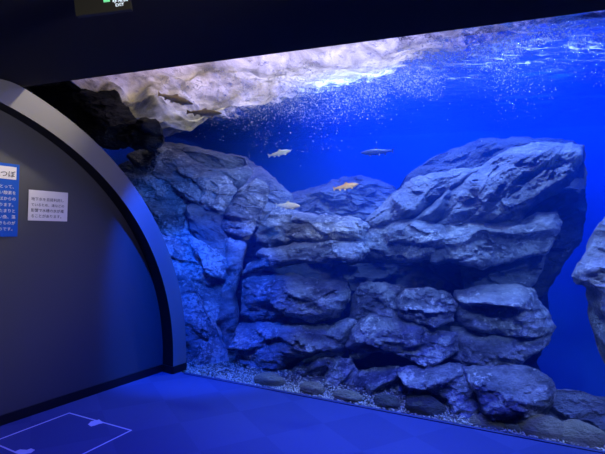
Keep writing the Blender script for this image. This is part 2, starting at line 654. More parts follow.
    wt_ = min(wt, scale * 0.45)
    wb_ = min(wb, scale * 0.3)
    ge = lambda x: 1 - np.exp(-2.6 * np.clip(x, 0, 3))
    env = np.minimum(1, ge(dt / wt_) * 1.05) * np.minimum(1, ge(db / wb_) * 1.05)
    env[isb] = 0
    # facets
    nc = max(5, int(area / cell))
    cs = np.array([(rnd.uniform(u0, u1), rnd.uniform(z0, z1), rnd.uniform(-1, 1), rnd.uniform(-.5, .5), rnd.uniform(-.25, .75)) for _ in range(nc)])
    cd, sd = math.cos(dip), math.sin(dip)
    wu = np.array([0.10 * noise.noise(Vector((p[0] * 3.1 + off, p[1] * 3.1, 1))) for p in P])
    wz = np.array([0.07 * noise.noise(Vector((p[0] * 3.1, p[1] * 3.1 + off, 7))) for p in P])
    Q = P + np.c_[wu, wz]
    D = Q[:, None, :] - cs[None, :, :2]
    D1 = D[..., 0] * cd + D[..., 1] * sd
    D2 = -D[..., 0] * sd + D[..., 1] * cd
    dd = (D1 / 2.0) ** 2 + D2 ** 2
    so = np.argsort(dd, axis=1)
    i1 = so[:, 0]
    i2 = so[:, 1]
    r = np.arange(len(P))

    def pl(i):
        return cs[i, 2] * facet + cs[i, 3] * D1[r, i] * 1.0 - cs[i, 4] * D2[r, i]
    e = np.sqrt(dd[r, i2]) - np.sqrt(dd[r, i1])
    bl = np.clip(e / 0.045, 0, 1)
    fac = pl(i1) * (0.5 + 0.5 * bl) + pl(i2) * (0.5 - 0.5 * bl) - 0.022 * (1 - np.clip(e / 0.02, 0, 1))
    nc2 = max(8, int(area / 0.011))
    c2 = np.array([(rnd.uniform(u0, u1), rnd.uniform(z0, z1), rnd.uniform(-1, 1), rnd.uniform(-.5, .5), rnd.uniform(-.4, .6)) for _ in range(nc2)])
    D = Q[:, None, :] - c2[None, :, :2]
    E1 = D[..., 0] * cd + D[..., 1] * sd
    E2 = -D[..., 0] * sd + D[..., 1] * cd
    d2 = (E1 / 2.2) ** 2 + E2 ** 2
    j1 = np.argmin(d2, axis=1)
    fac = fac + (c2[j1, 2] * 0.012 + c2[j1, 3] * E1[r, j1] - c2[j1, 4] * E2[r, j1]) * 0.6
    dn = []
    for p in P:
        q1 = p[0] * cd + p[1] * sd
        q2 = -p[0] * sd + p[1] * cd
        a1 = noise.ridged_multi_fractal(Vector((q1 * 1.5 + off, q2 * 4.2, off)), 0.9, 2.1, 5, 1.0, 2.0) - 1.0
        a2 = noise.noise(Vector((q1 * 22, q2 * 34, off))) + 0.8 * noise.noise(Vector((q1 * 45, q2 * 60, off)))
        a3 = abs(noise.noise(Vector((q1 * 6, q2 * 13, off + 5))))
        dn.append(a1 * 1.0 - a3 * 1.3 + a2 * 0.35)
    dn = np.array(dn) * det
    h = env * T_ + (fac + dn) * (0.15 + 0.85 * env)
    h[isb] = 0
    back = f(np.minimum(dt, db) / max(0.12, scale * 0.3)) * thick
    nv = len(P)
    verts = []
    for k in range(nv):
        vv = v0 + lean * (P[k, 1] - zc) + skew * (P[k, 0] - uc)
        verts.append(T(P[k, 0], max(0.06, vv - h[k]), P[k, 1]))
    bmap = {}
    for k in range(nv):
        if isb[k]:
            bmap[k] = k
        else:
            vv = v0 + lean * (P[k, 1] - zc) + skew * (P[k, 0] - uc)
            bmap[k] = len(verts)
            q_ = ctr + (P[k] - ctr) * (1 - 0.45 * back[k] / thick)
            verts.append(T(q_[0] - 0.35 * back[k], vv + back[k] + 0.02, q_[1]))
    fs_ = []
    for t in fo:
        fs_.append(tuple(t))
        if not all(isb[i] for i in t):
            fs_.append(tuple(bmap[i] for i in reversed(t)))
    # make front faces point at the glass
    v_ = [verts[i] for i in fo[0]]
    nrm = np.cross(v_[1] - v_[0], v_[2] - v_[0])
    if nrm @ N > 0:
        fs_ = [tuple(reversed(t)) for t in fs_]
    o = link(name, verts, fs_, m or M_ROCK, smooth=True)
    o.data.set_sharp_from_angle(angle=math.radians(22))
    recenter(o)
    tag(o, label, cat, group)
    return o


def hash_name(s):
    return sum((i + 1) * ord(c_) for i, c_ in enumerate(s)) % 100003


# backing mass behind the blocks, seen in the recesses
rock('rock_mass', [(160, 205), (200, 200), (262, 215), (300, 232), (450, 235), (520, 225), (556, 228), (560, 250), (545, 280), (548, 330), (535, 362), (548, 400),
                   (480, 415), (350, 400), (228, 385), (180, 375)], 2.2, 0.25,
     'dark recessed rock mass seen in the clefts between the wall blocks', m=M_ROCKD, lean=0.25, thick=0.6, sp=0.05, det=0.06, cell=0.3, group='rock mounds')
# far mounds
rock('rock_mound', [(262, 205), (291, 194), (300, 192), (325, 185), (342, 178), (360, 176), (378, 181), (394, 188), (420, 235), (400, 262), (300, 250), (262, 245)], 3.1, 0.3,
     'low hazy blue mound far behind the orange trout at the valley bottom', m=M_ROCKF, lean=0.3, thick=0.5, group='rock mounds')
rock('rock_mound', [(132, 160), (165, 143), (200, 150), (245, 158), (268, 174), (291, 195), (300, 235), (230, 250), (150, 240), (132, 200)], 2.5, 0.3,
     'hazy sloping mound left of the open blue valley', m=M_ROCKF, lean=0.3, thick=0.5, dip=-0.35, group='rock mounds')
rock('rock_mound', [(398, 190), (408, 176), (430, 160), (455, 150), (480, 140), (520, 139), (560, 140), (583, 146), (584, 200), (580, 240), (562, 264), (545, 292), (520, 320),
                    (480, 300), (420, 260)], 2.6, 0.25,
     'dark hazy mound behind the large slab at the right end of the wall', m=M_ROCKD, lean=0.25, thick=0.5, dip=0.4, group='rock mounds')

R = rock
# left buttress by the arch
R('rock_slab', [(138, 152), (150, 145), (163, 143), (185, 155), (205, 168), (225, 178), (236, 190), (225, 211), (212, 210), (198, 206), (180, 192), (165, 182), (138, 182)], 1.35, 0.22,
  'broad tilted slab below the small rock under the left overhang', dip=-0.5, lean=0.3, wt=0.2)
R('rock_slab', [(163, 142), (190, 147), (215, 153), (243, 160), (251, 172), (244, 185), (232, 188), (215, 176), (190, 160)], 1.75, 0.14,
  'thin hazy top slab bordering the left side of the blue valley', dip=-0.4, lean=0.3, wt=0.15, m=M_ROCKF)
R('rock_block', [(118, 172), (138, 178), (150, 176), (165, 180), (180, 192), (190, 208), (200, 226), (216, 237), (206, 246), (186, 240), (160, 243), (135, 215)], 1.0, 0.14,
  'white-crusted block beside the arch, upper part of the left buttress', m=M_ROCKS, dip=-0.7, lean=0.1, skew=0.35, wb=0.06)
R('rock_block', [(135, 225), (165, 238), (188, 236), (206, 246), (230, 263), (224, 285), (222, 300), (226, 322), (222, 340), (206, 318), (192, 302), (150, 305)], 0.82, 0.14,
  'blue-lit block in the middle of the left buttress with a diagonal ridge', m=M_ROCKS, dip=-0.6, skew=0.35)
R('rock_slab', [(150, 285), (176, 262), (190, 285), (203, 312), (216, 332), (224, 350), (228, 370), (226, 384), (150, 376)], 0.45, 0.1,
  'bright blue-lit slab at the foot of the left buttress, touching the arch base', m=M_ROCKS, dip=-1.1, skew=0.4)
R('rock_block', [(223, 237), (240, 239), (247, 243), (244, 262), (240, 278), (234, 300), (238, 325), (233, 350), (224, 348), (219, 310), (221, 285), (225, 262)], 1.05, 0.14,
  'narrow upright block between the left buttress and the dark cleft', grow=-0.012, dip=1.2, skew=0.1)
R('rock_block', [(223, 212), (232, 198), (244, 184), (256, 177), (266, 181), (272, 190), (268, 203), (260, 216), (252, 236), (240, 238), (226, 233), (221, 222)], 1.25, 0.2,
  'faceted block standing above the narrow upright block', grow=-0.012, lean=0.2)
R('rock_block', [(196, 200), (214, 212), (223, 213), (220, 228), (226, 240), (224, 262), (205, 248), (190, 225), (188, 208)], 1.1, 0.12,
  'shadowed wedge between the upper buttress and the faceted block', m=M_ROCKF, dip=-0.7)
# centre courses, top to bottom
R('rock_ledge', [(258, 244), (258, 228), (264, 215), (275, 206), (292, 209), (310, 212), (335, 214), (360, 217), (372, 226), (364, 240), (335, 243), (300, 243), (272, 250)], 1.5, 0.28,
  'rounded top ledge of the centre, just under the pale lower trout', grow=-0.012, lean=0.25, wt=0.35)
R('rock_ledge', [(255, 254), (262, 247), (285, 244), (305, 241), (340, 240), (364, 241), (372, 252), (362, 263), (335, 261), (318, 264), (290, 267), (262, 270), (241, 277), (246, 264), (258, 258)], 1.25, 0.28,
  'pale-edged overhanging ledge below the rounded top ledge', grow=-0.012, m=M_ROCK, wt=0.25, wb=0.05)
R('rock_block', [(242, 279), (262, 274), (290, 272), (315, 277), (348, 281), (353, 292), (346, 310), (335, 320), (318, 324), (298, 318), (272, 322), (246, 318), (240, 300)], 1.15, 0.24,
  'fractured block in the left centre under the dark horizontal cleft', grow=-0.012, m=M_ROCK)
R('rock_block', [(238, 322), (262, 321), (300, 321), (330, 324), (348, 316), (360, 320), (352, 338), (346, 354), (330, 350), (306, 360), (284, 372), (262, 372), (238, 376), (232, 362), (236, 340)], 1.0, 0.24,
  'broad white-flecked block low in the left centre above the first river stone', grow=-0.012, m=M_ROCK, wt=0.2)
R('rock_slab', [(276, 384), (300, 366), (325, 358), (350, 360), (356, 374), (358, 394), (330, 392), (300, 386)], 0.82, 0.16,
  'low tilted slab behind the second and third river stones from the left', m=M_ROCKS, dip=0.4)
# right upper
R('rock_slab', [(362, 224), (380, 208), (400, 190), (412, 180), (435, 174), (460, 170), (482, 168), (462, 184), (440, 200), (418, 216), (400, 226), (378, 230)], 1.95, 0.2,
  'long diagonal slab rising right from the low mound', dip=0.6, lean=0.3, m=M_ROCKF)
R('rock_slab', [(398, 226), (420, 214), (442, 197), (465, 180), (485, 166), (510, 150), (545, 143), (583, 146), (580, 162), (568, 184), (548, 196), (530, 208), (518, 220), (505, 226), (470, 229), (430, 230)], 1.95, 0.3,
  'largest slab, fan-shaped, at the top right of the rock wall', dip=0.6, lean=0.35, m=M_ROCKF, cell=0.09)
R('rock_ledge', [(346, 252), (356, 240), (372, 230), (395, 222), (420, 221), (442, 227), (452, 240), (434, 256), (405, 262), (380, 260), (352, 264)], 1.6, 0.3,
  'peaked ledge in the middle of the wall under the diagonal slab', wt=0.3, wb=0.06)
R('rock_ledge', [(425, 232), (440, 226), (475, 224), (511, 224), (528, 222), (538, 214), (556, 213), (560, 222), (552, 240), (546, 252), (518, 258), (482, 268), (458, 262), (432, 262)], 1.6, 0.3,
  'long ledge with a pale upturned lip ending at the right of the wall', wt=0.3, wb=0.06, dip=0.1)
R('rock_block', [(462, 266), (490, 268), (520, 259), (545, 253), (540, 270), (528, 288), (500, 290), (465, 290)], 1.8, 0.12,
  'shaded block set back under the long right ledge', m=M_ROCKF)
# middle courses
R('rock_block', [(354, 296), (362, 284), (385, 284), (402, 288), (404, 305), (398, 318), (378, 318), (360, 324), (350, 320)], 1.25, 0.2,
  'grey-brown block in the centre with two white flecks')
R('rock_block', [(398, 300), (406, 290), (428, 289), (446, 294), (456, 304), (452, 320), (436, 326), (416, 318), (400, 314)], 1.12, 0.2,
  'rounded pale-topped block at the centre of the middle course', m=M_ROCKS)
R('rock_block', [(345, 348), (352, 330), (362, 320), (380, 315), (402, 320), (420, 321), (434, 331), (456, 334), (458, 350), (438, 359), (414, 358), (396, 349), (372, 351), (352, 358)], 1.05, 0.28,
  'bulging overhanging block above the wide dark hollow', wb=0.05)
R('rock_block', [(456, 292), (480, 288), (505, 286), (532, 290), (536, 300), (546, 312), (554, 327), (550, 333), (528, 335), (500, 331), (470, 327), (455, 320)], 1.3, 0.26,
  'layered block at the right end of the middle course', dip=0.15)
R('rock_block', [(452, 328), (475, 330), (505, 334), (550, 335), (546, 343), (530, 353), (518, 364), (492, 369), (465, 364), (448, 356), (458, 345)], 1.2, 0.2,
  'undercut blue-lit block below the layered right block', dip=0.15)
# base course
R('rock_slab', [(350, 382), (356, 374), (380, 370), (398, 368), (406, 380), (414, 396), (404, 406), (378, 402), (356, 394)], 0.85, 0.2,
  'broken slab at the base behind the small dark stone', m=M_ROCKS, dip=0.3)
R('rock_slab', [(399, 369), (425, 367), (450, 365), (464, 367), (474, 378), (484, 398), (480, 412), (462, 421), (444, 418), (438, 400), (420, 398), (410, 388)], 0.75, 0.22,
  'white-streaked base slab right of the angular dark stone', m=M_ROCKS)
R('rock_block', [(463, 367), (490, 368), (515, 367), (538, 372), (550, 380), (554, 395), (549, 412), (530, 425), (508, 432), (488, 418), (480, 398), (470, 380)], 0.68, 0.3,
  'big ridged base block at the right corner of the rock wall', m=M_ROCK, wt=0.25)
R('rock_slab', [(540, 394), (556, 391), (575, 393), (592, 398), (625, 402), (640, 470), (560, 455), (545, 415)], 0.75, 0.12,
  'low blue-lit rock in the bottom right corner behind the last stones', m=M_ROCKF)
R('rock_pillar', [(660, 190), (612, 212), (602, 224), (598, 236), (590, 254), (575, 277), (577, 283), (590, 287), (597, 292), (597, 306), (602, 318), (600, 335), (606, 352), (612, 372), (660, 380)], 0.5, 0.28,
  'pale jagged rock cut by the right edge of the picture', m=M_PALE, wb=0.06, wt=0.12, group=None)
# overhang, top left
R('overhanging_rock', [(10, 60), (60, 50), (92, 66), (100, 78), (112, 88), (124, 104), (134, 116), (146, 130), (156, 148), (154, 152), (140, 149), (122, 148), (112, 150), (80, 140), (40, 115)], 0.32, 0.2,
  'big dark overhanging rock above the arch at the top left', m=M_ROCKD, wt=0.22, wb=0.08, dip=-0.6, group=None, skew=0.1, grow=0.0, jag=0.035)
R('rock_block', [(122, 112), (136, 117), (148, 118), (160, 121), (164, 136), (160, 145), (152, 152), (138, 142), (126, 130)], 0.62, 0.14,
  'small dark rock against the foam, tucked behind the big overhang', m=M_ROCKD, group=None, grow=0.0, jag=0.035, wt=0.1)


# ------------------------------------------------------------------ river stones and gravel
def stone(px, py, w, h, v, m, label, seed, angular=0.0):
    c = at_v(px, py, v)
    dist = (c - O) @ np.array([0, 1, 0])
    rw = w / 2 * dist / F / 0.95
    rh = h / 2 * dist / F
    bm_ = bmesh.new()
    bmesh.ops.create_icosphere(bm_, subdivisions=4, radius=1)
    rnd = random.Random(seed)
    offs = Vector((rnd.uniform(0, 50), rnd.uniform(0, 50), 0))
    planes = [Vector((rnd.uniform(-1, 1), rnd.uniform(-1, 1), rnd.uniform(-.3, 1))).normalized() for _ in range(7)]
    rv = min(rw * 0.75, v - 0.07)
    for vt in bm_.verts:
        p = vt.co.normalized()
        r_ = 1 + 0.16 * noise.noise(p * 1.3 + offs) + 0.03 * noise.noise(p * 5 + offs)
        if angular:
            for q in planes:
                d_ = p.dot(q)
                if d_ > 0.8:
                    r_ = min(r_, 0.8 / d_ + 0.02) if angular > 0 else r_
        p = p * r_
        b_ = T(0, 0, 0) * 0 + G * (p.x * rw) + N * (p.y * rv) + np.array([0, 0, 1]) * (p.z * rh)
        vt.co = Vector(b_)
    me = bpy.data.meshes.new('river_stone')
    bm_.to_mesh(me)
    bm_.free()
    me.materials.append(m)
    me.polygons.foreach_set('use_smooth', [True] * len(me.polygons))
    o = bpy.data.objects.new('river_stone', me)
    COL.objects.link(o)
    o.location = Vector(c)
    return tag(o, label, 'stone', 'river stones along the glass')


stone(269, 380, 31, 15, 0.17, M_STONE, 'flat oval grey-green stone, leftmost of the row along the glass', 1)
stone(312.5, 388.5, 25, 13, 0.15, M_STONE, 'small oval stone, second from the left along the glass', 2)
stone(348, 397, 29, 12.5, 0.15, M_STONE, 'long low stone, third from the left along the glass', 3)
stone(387, 402.5, 26, 16, 0.17, M_STONED, 'small dark bluish stone left of the angular dark stone', 4)
stone(423, 405, 40, 25, 0.2, M_STONED, 'angular near-black stone with a flat top in the middle of the row', 5, 1)
stone(487, 425, 38, 18, 0.16, M_STONE, 'low rounded stone in front of the ridged base block', 6)
stone(541, 430, 50, 30, 0.2, M_STONE, 'largest rounded brown-grey stone near the right end of the row', 7)
stone(580, 437, 44, 30, 0.19, M_STONE, 'pale rounded stone, last of the row at the bottom right', 8)

def gz(v):
    return -0.03 + 0.07 * max(0.0, min(1.0, (v - 0.08) / 0.25))


nu, nv_ = 220, 40
gvs, gfs = [], []
for j in range(nv_ + 1):
    for i in range(nu + 1):
        u = -2.9 + 8.8 * i / nu
        v = 0.0405 + 4.22 * (j / nv_) ** 1.6
        z = gz(v) + 0.014 * noise.noise(Vector((u * 5, v * 5, 0))) + 0.012 * noise.noise(Vector((u * 21, v * 21, 0))) - 1.3 * max(0.0, min(1.0, (v - 0.9) / 0.5))
        gvs.append(T(u, v, z))
for j in range(nv_):
    for i in range(nu):
        a = j * (nu + 1) + i
        gfs.append((a, a + 1, a + nu + 2, a + nu + 1))
gb = tag(link('gravel_bed', gvs, gfs, M_GRAVEL, smooth=True), 'bed of mixed grey gravel on the tank bottom under the rocks', 'gravel', kind='stuff')


def blobs(name, pts, rads, material, squash=1.0):
    """many tiny octahedral grains in one mesh"""
    base = np.array([(1, 0, 0), (-1, 0, 0), (0, 1, 0), (0, -1, 0), (0, 0, 1), (0, 0, -1)], float)
    fb = np.array([(0, 2, 4), (2, 1, 4), (1, 3, 4), (3, 0, 4), (2, 0, 5), (1, 2, 5), (3, 1, 5), (0, 3, 5)])
    n = len(pts)
    pts = np.array(pts)
    rads = np.array(rads)
    V = (pts[:, None, :] + base[None] * rads[:, None, None] * np.array([1, 1, squash])).reshape(-1, 3)
    Fc = (fb[None] + (np.arange(n) * 6)[:, None, None]).reshape(-1, 3)
    me = bpy.data.meshes.new(name)
    me.vertices.add(len(V))
    me.vertices.foreach_set('co', V.ravel())
    me.loops.add(len(Fc) * 3)
    me.loops.foreach_set('vertex_index', Fc.ravel())
    me.polygons.add(len(Fc))
    me.polygons.foreach_set('loop_start', np.arange(len(Fc)) * 3)
    me.polygons.foreach_set('use_smooth', np.ones(len(Fc), bool))
    me.update(calc_edges=True)
    me.materials.append(material)
    o = bpy.data.objects.new(name, me)
    COL.objects.link(o)
    return o


pts, rad = [], []
rg = random.Random(3)
for _ in range(5200):
    u = rg.uniform(-0.4, 4.2)
    v = 0.06 + abs(rg.gauss(0, 0.15))
    pts.append(T(u, v, gz(v) + 0.006 + rg.uniform(0, 0.014)))
    rad.append(rg.uniform(0.004, 0.012))
tag(blobs('pebble_gravel', pts, rad, M_PEB, 0.8), 'pale loose pebbles strewn along the foot of the glass', 'gravel', kind='stuff')

# ------------------------------------------------------------------ water surface with foam
edge = []
for px, py in [(60, 150), (110, 140), (160, 134), (205, 122), (250, 110), (300, 97), (340, 90), (400, 78), (450, 62), (500, 50), (560, 32), (605, 16)]:
    u, v, z = uvz(at_z(px, py, SURF))
    edge.append((u, v))
edge.sort()
eu = [e[0] for e in edge]
ev = [e[1] for e in edge]
nu, nv_ = 330, 150
vs, fs, foam, streak = [], [], [], []
for j in range(nv_ + 1):
    for i in range(nu + 1):
        u = -2.98 + 8.96 * i / nu
        v = 0.045 + 4.253 * j / nv_
        vm = float(np.interp(u, eu, ev))
        k = (vm - v) / 0.9
        fo_ = max(0.0, min(1.0, 0.42 + k))
        n1 = noise.fractal(Vector((u * 1.6, v * 1.6, 2)), 1.15, 2, 6)
        z = SURF + (0.012 + 0.02 * max(0, min(1, (u - 2) / 1.5))) * noise.noise(Vector((u * 3, v * 9, 0))) + 0.004 * noise.noise(Vector((u * 11, v * 19, 4)))
        z -= fo_ * (0.10 + 0.16 * max(0.0, min(1.0, (0.6 - u) / 1.0))) * (0.5 + n1) * min(1, v / 0.3)
        vs.append(T(u, v, z))
        streak.append(0.2 * max(0.0, min(1.0, (u - 0.8) / 1.6)) * max(0.0, min(1.0, (2.9 - v) / 2.0)))
        foam.append(fo_ * (0.55 - 0.16 * max(0.0, min(1.0, (u - 1.6) / 1.2))))
for j in range(nv_):
    for i in range(nu):
        a = j * (nu + 1) + i
        fs.append((a, a + nu + 1, a + nu + 2, a + 1))
ws = link('water_surface', vs, fs, M_SURF, smooth=True)
at_ = ws.data.attributes.new('foam', 'FLOAT', 'POINT')
at_.data.foreach_set('value', foam)
at_ = ws.data.attributes.new('streak', 'FLOAT', 'POINT')
at_.data.foreach_set('value', streak)
tag(ws, 'rippling water surface seen from below with a band of white foam', 'water', kind='stuff')

wm, wnt, wb_, wout = mat('clear_blue_water')
wnt.nodes.remove(wb_)
vs1 = wnt.nodes.new('ShaderNodeVolumeScatter')
vs1.inputs['Color'].default_value = (0.02, 0.18, 1, 1)
vs1.inputs['Density'].default_value = 0.16
vs1.inputs['Anisotropy'].default_value = 0.3
va = wnt.nodes.new('ShaderNodeVolumeAbsorption')
va.inputs['Color'].default_value = (0.0, 0.5, 0.9, 1)
va.inputs['Density'].default_value = 0.28
vad = wnt.nodes.new('ShaderNodeAddShader')
wnt.links.new(vs1.outputs[0], vad.inputs[0])
wnt.links.new(va.outputs[0], vad.inputs[1])
wnt.links.new(vad.outputs[0], wout.inputs['Volume'])
tag(tbox('water', -4.48, 5.98, 0.045, 4.29, 0.0, SURF + 0.04, wm), 'clear blue water filling the tank behind the glass', 'water', kind='stuff')

# bubbles below the foam
pts, rad = [], []
rg = random.Random(11)
while len(pts) < 14000:
    u = rg.uniform(-0.6, 3.9)
    vm = float(np.interp(u, eu, ev))
    v = rg.uniform(0.1, max(0.4, vm + 0.25))
    d = abs(rg.expovariate(1 / 0.14))
    if u < 1.4:
        d *= 1.3
    if d > 1.1:
        continue
    if noise.noise(Vector((u * 2.2, v * 2.2, d * 3))) < -0.1 + d * 0.5:
        continue
    pts.append(T(u, v, SURF - 0.05 - d))
    rad.append(0.0022 + rg.random() ** 3 * 0.006)
tag(blobs('bubble_swarm', pts, rad, M_BUB), 'swarm of tiny white bubbles drifting below the foam', 'bubbles', kind='stuff')


# ------------------------------------------------------------------ trout
def fish_mat(name, back, belly):
    m, nt, b, out = mat(name)
    L = nt.links.new
    tc = nt.nodes.new('ShaderNodeTexCoord')
    sep = nt.nodes.new('ShaderNodeSeparateXYZ')
    L(tc.outputs['Object'], sep.inputs[0])
    mr = nt.nodes.new('ShaderNodeMapRange')
    mr.inputs['From Min'].default_value = -0.10
    mr.inputs['From Max'].default_value = 0.08
    L(sep.outputs['Z'], mr.inputs['Value'])
    cr = nt.nodes.new('ShaderNodeValToRGB')
    cr.color_ramp.elements[0].color = (*belly, 1)
    cr.color_ramp.elements[1].color = (*back, 1)
    L(mr.outputs[0], cr.inputs[0])
    no = nt.nodes.new('ShaderNodeTexNoise')
    no.inputs['Scale'].default_value = 40
    L(tc.outputs['Object'], no.inputs[0])
    c2 = nt.nodes.new('ShaderNodeValToRGB')
    c2.color_ramp.elements[0].position = 0.36
    c2.color_ramp.elements[0].color = (0.3, 0.3, 0.3, 1)
    c2.color_ramp.elements[1].position = 0.42
    L(no.outputs['Fac'], c2.inputs[0])
    mx = nt.nodes.new('ShaderNodeMix')
    mx.data_type = 'RGBA'
    mx.blend_type = 'MULTIPLY'
    mx.inputs[0].default_value = 0.6
    L(cr.outputs[0], mx.inputs[6])
    L(c2.outputs[0], mx.inputs[7])
    L(mx.outputs[2], b.inputs['Base Color'])
    b.inputs['Roughness'].default_value = 0.4
    return m


M_EYE = simple('black_fish_eye', (0.01, 0.01, 0.01), 0.2)
PROF = [(0.0, .012, .010, 0), (0.03, .030, .020, 0), (0.08, .052, .034, 0), (0.16, .078, .046, .002), (0.28, .102, .056, .002), (0.42, .108, .058, 0), (0.56, .092, .048, 0),
        (0.70, .066, .032, .002), (0.80, .046, .020, .004), (0.88, .036, .012, .004), (0.93, .040, .008, .004)]


def trout(x0, y0, x1, y1, v0, v1, m, label, bend=0.05, slim=1.0):
    """head at pixel (x0,y0) depth v0, tail end at (x1,y1) depth v1"""
    hd, tl = at_v(x0, y0, v0), at_v(x1, y1, v1)
    Ln = np.linalg.norm(tl - hd)
    xa = (tl - hd) / Ln
    root = bpy.data.objects.new('trout', None)
    COL.objects.link(root)
    z_ = np.array([0, 0, 1.0])
    ya = np.cross(z_, xa)
    ya /= np.linalg.norm(ya)
    za = np.cross(xa, ya)
    Mx = Matrix(((xa[0], ya[0], za[0], hd[0]), (xa[1], ya[1], za[1], hd[1]), (xa[2], ya[2], za[2], hd[2]), (0, 0, 0, 1)))
    root.matrix_world = Mx @ Matrix.Diagonal((Ln, Ln * slim, Ln * slim, 1))
    cy = lambda t: bend * math.sin(t * math.pi * 1.3) * t
    vs_, fs_ = [], []
    K = 16
    for (t, h, w, dz) in PROF:
        for k in range(K):
            a = 2 * math.pi * k / K
            vs_.append((t, cy(t) + w * math.cos(a), dz + h * math.sin(a)))
    for i in range(len(PROF) - 1):
        for k in range(K):
            a, b = i * K + k, i * K + (k + 1) % K
            fs_.append((a, b, b + K, a + K))
    fs_.append(tuple(range(K))[::-1])
    fs_.append(tuple(range((len(PROF) - 1) * K, len(PROF) * K)))
    link('body', vs_, fs_, m, root, True)

    def fin(name, pl_, tilt=0.0, y=None, th=0.004):
        n = len(pl_)
        q = []
        for s in (-1, 1):
            for (t, z) in pl_:
                q.append((t, cy(t) + (y or 0) + (z * tilt if z < 0 else 0) + s * th, z))
        f_ = [tuple(range(n))[::-1], tuple(range(n, 2 * n))] + [(i, (i + 1) % n, (i + 1) % n + n, i + n) for i in range(n)]
        link(name, q, f_, m, root)
    fin('tail_fin', [(.91, .035), (.95, .07), (1.0, .10), (.985, .04), (.98, .004), (.985, -.035), (1.0, -.09), (.95, -.06), (.91, -.03)])
    fin('dorsal_fin', [(.40, .10), (.43, .165), (.48, .16), (.54, .115), (.55, .085)])
    fin('adipose_fin', [(.76, .05), (.79, .085), (.81, .08), (.80, .045)])
    fin('anal_fin', [(.68, -.06), (.72, -.125), (.76, -.115), (.78, -.045)])
    fin('pelvic_fin', [(.50, -.09), (.54, -.15), (.58, -.14), (.56, -.085)], -0.3, -0.012)
    fin('pelvic_fin', [(.50, -.09), (.54, -.15), (.58, -.14), (.56, -.085)], 0.3, 0.012)
    fin('pectoral_fin', [(.20, -.06), (.25, -.13), (.31, -.125), (.26, -.06)], -0.5, -0.02)
    fin('pectoral_fin', [(.20, -.06), (.25, -.13), (.31, -.125), (.26, -.06)], 0.5, 0.02)
    for s in (-1, 1):
        bm_ = bmesh.new()
        bmesh.ops.create_icosphere(bm_, subdivisions=1, radius=0.011, matrix=Matrix.Translation((0.075, s * 0.028, 0.018)))
        me = bpy.data.meshes.new('eye')
        bm_.to_mesh(me)
        bm_.free()
        me.materials.append(M_EYE)
        e = bpy.data.objects.new('eye', me)
        COL.objects.link(e)
        e.parent = root
    tag(root, label, 'fish', 'trout swimming in the tank')
    return root


MF_O = fish_mat('golden_trout_skin', (0.75, 0.42, 0.16), (0.95, 0.75, 0.45))
MF_P = fish_mat('pale_trout_skin', (0.75, 0.68, 0.40), (0.98, 0.92, 0.75))
MF_G = fish_mat('olive_trout_skin', (0.65, 0.50, 0.28), (0.9, 0.8, 0.6))
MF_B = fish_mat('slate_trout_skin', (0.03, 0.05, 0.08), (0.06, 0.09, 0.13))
trout(193, 104, 157, 94, 0.45, 0.5, MF_G, 'slim brownish trout slanting down right just under the foam', 0.03, 0.62)
trout(222, 113.5, 186, 112, 0.5, 0.55, MF_G, 'level brownish trout just below and right of the slanting one', 0.02, 0.62)
trout(291, 150.5, 268, 156, 1.3, 1.2, MF_P, 'pale trout alone in the open blue water, nose slightly up', 0.06)
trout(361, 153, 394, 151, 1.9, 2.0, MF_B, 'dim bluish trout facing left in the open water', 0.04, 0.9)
trout(358.5, 184, 333, 189, 0.55, 0.5, MF_O, 'orange-tinted trout over the low mound', 0.06)
trout(300, 206, 275, 205.5, 0.35, 0.38, MF_P, 'pale trout lowest of all, just above the rounded ledge', 0.05)


# ------------------------------------------------------------------ signs
def text_mesh(name, body, size, org, xa, za, material, parent, align='LEFT', lift=0.002, spacing=1.0, extr=0.0006):
    cu = bpy.data.curves.new(name, 'FONT')
    cu.body = body
    cu.size = size
    cu.align_x = align
    cu.space_character = spacing
    cu.extrude = extr
    cu.resolution_u = 2
    tmp = bpy.data.objects.new(name + '_tmp', cu)
    COL.objects.link(tmp)
    dg = bpy.context.evaluated_depsgraph_get()
    me = bpy.data.meshes.new_from_object(tmp.evaluated_get(dg))
    bpy.data.objects.remove(tmp)
    bpy.data.curves.remove(cu)
    me.name = name
    me.materials.clear()
    me.materials.append(material)
    o = bpy.data.objects.new(name, me)
    COL.objects.link(o)
    xa, za = Vector(xa), Vector(za)
    na = xa.cross(za)
    org = Vector(org) + na * lift
    # columns: text x -> xa, text y -> za, text z -> normal
    mw = Matrix(((xa.x, za.x, na.x, org.x), (xa.y, za.y, na.y, org.y), (xa.z, za.z, na.z, org.z), (0, 0, 0, 1)))
    if parent:
        o.parent = parent
        o.matrix_world = mw
        o.matrix_parent_inverse = Matrix.Identity(4)
        o.matrix_basis = parent.matrix_world.inverted() @ mw
    else:
        o.matrix_world = mw
    return o


def on_wall(px, py, off=0.0):
    d = ray(px, py)
    t = ((_f1 + off * MN - O) @ MN) / (d @ MN)
    p = O + d * t
    return float((p - _f1) @ W), float(p[2])


# white notice
sA, zA = on_wall(28.5, 189.5)
sB, zB = on_wall(66.7, 221.5)
root = bpy.data.objects.new('notice_sign', None)
COL.objects.link(root)
root.location = Vector(WP((sA + sB) / 2, zB, 0.002))
bpy.context.view_layer.update()


def sign_plate(name, s0_, s1_, z0_, z1_, m, parent, th=0.004, off=0.002):
    o = prism(name, [WP(s0_, z0_, off), WP(s1_, z0_, off), WP(s1_, z1_, off), WP(s0_, z1_, off)], MN * th, m)
    if parent:
        o.parent = parent
        o.matrix_basis = parent.matrix_world.inverted()
    return o


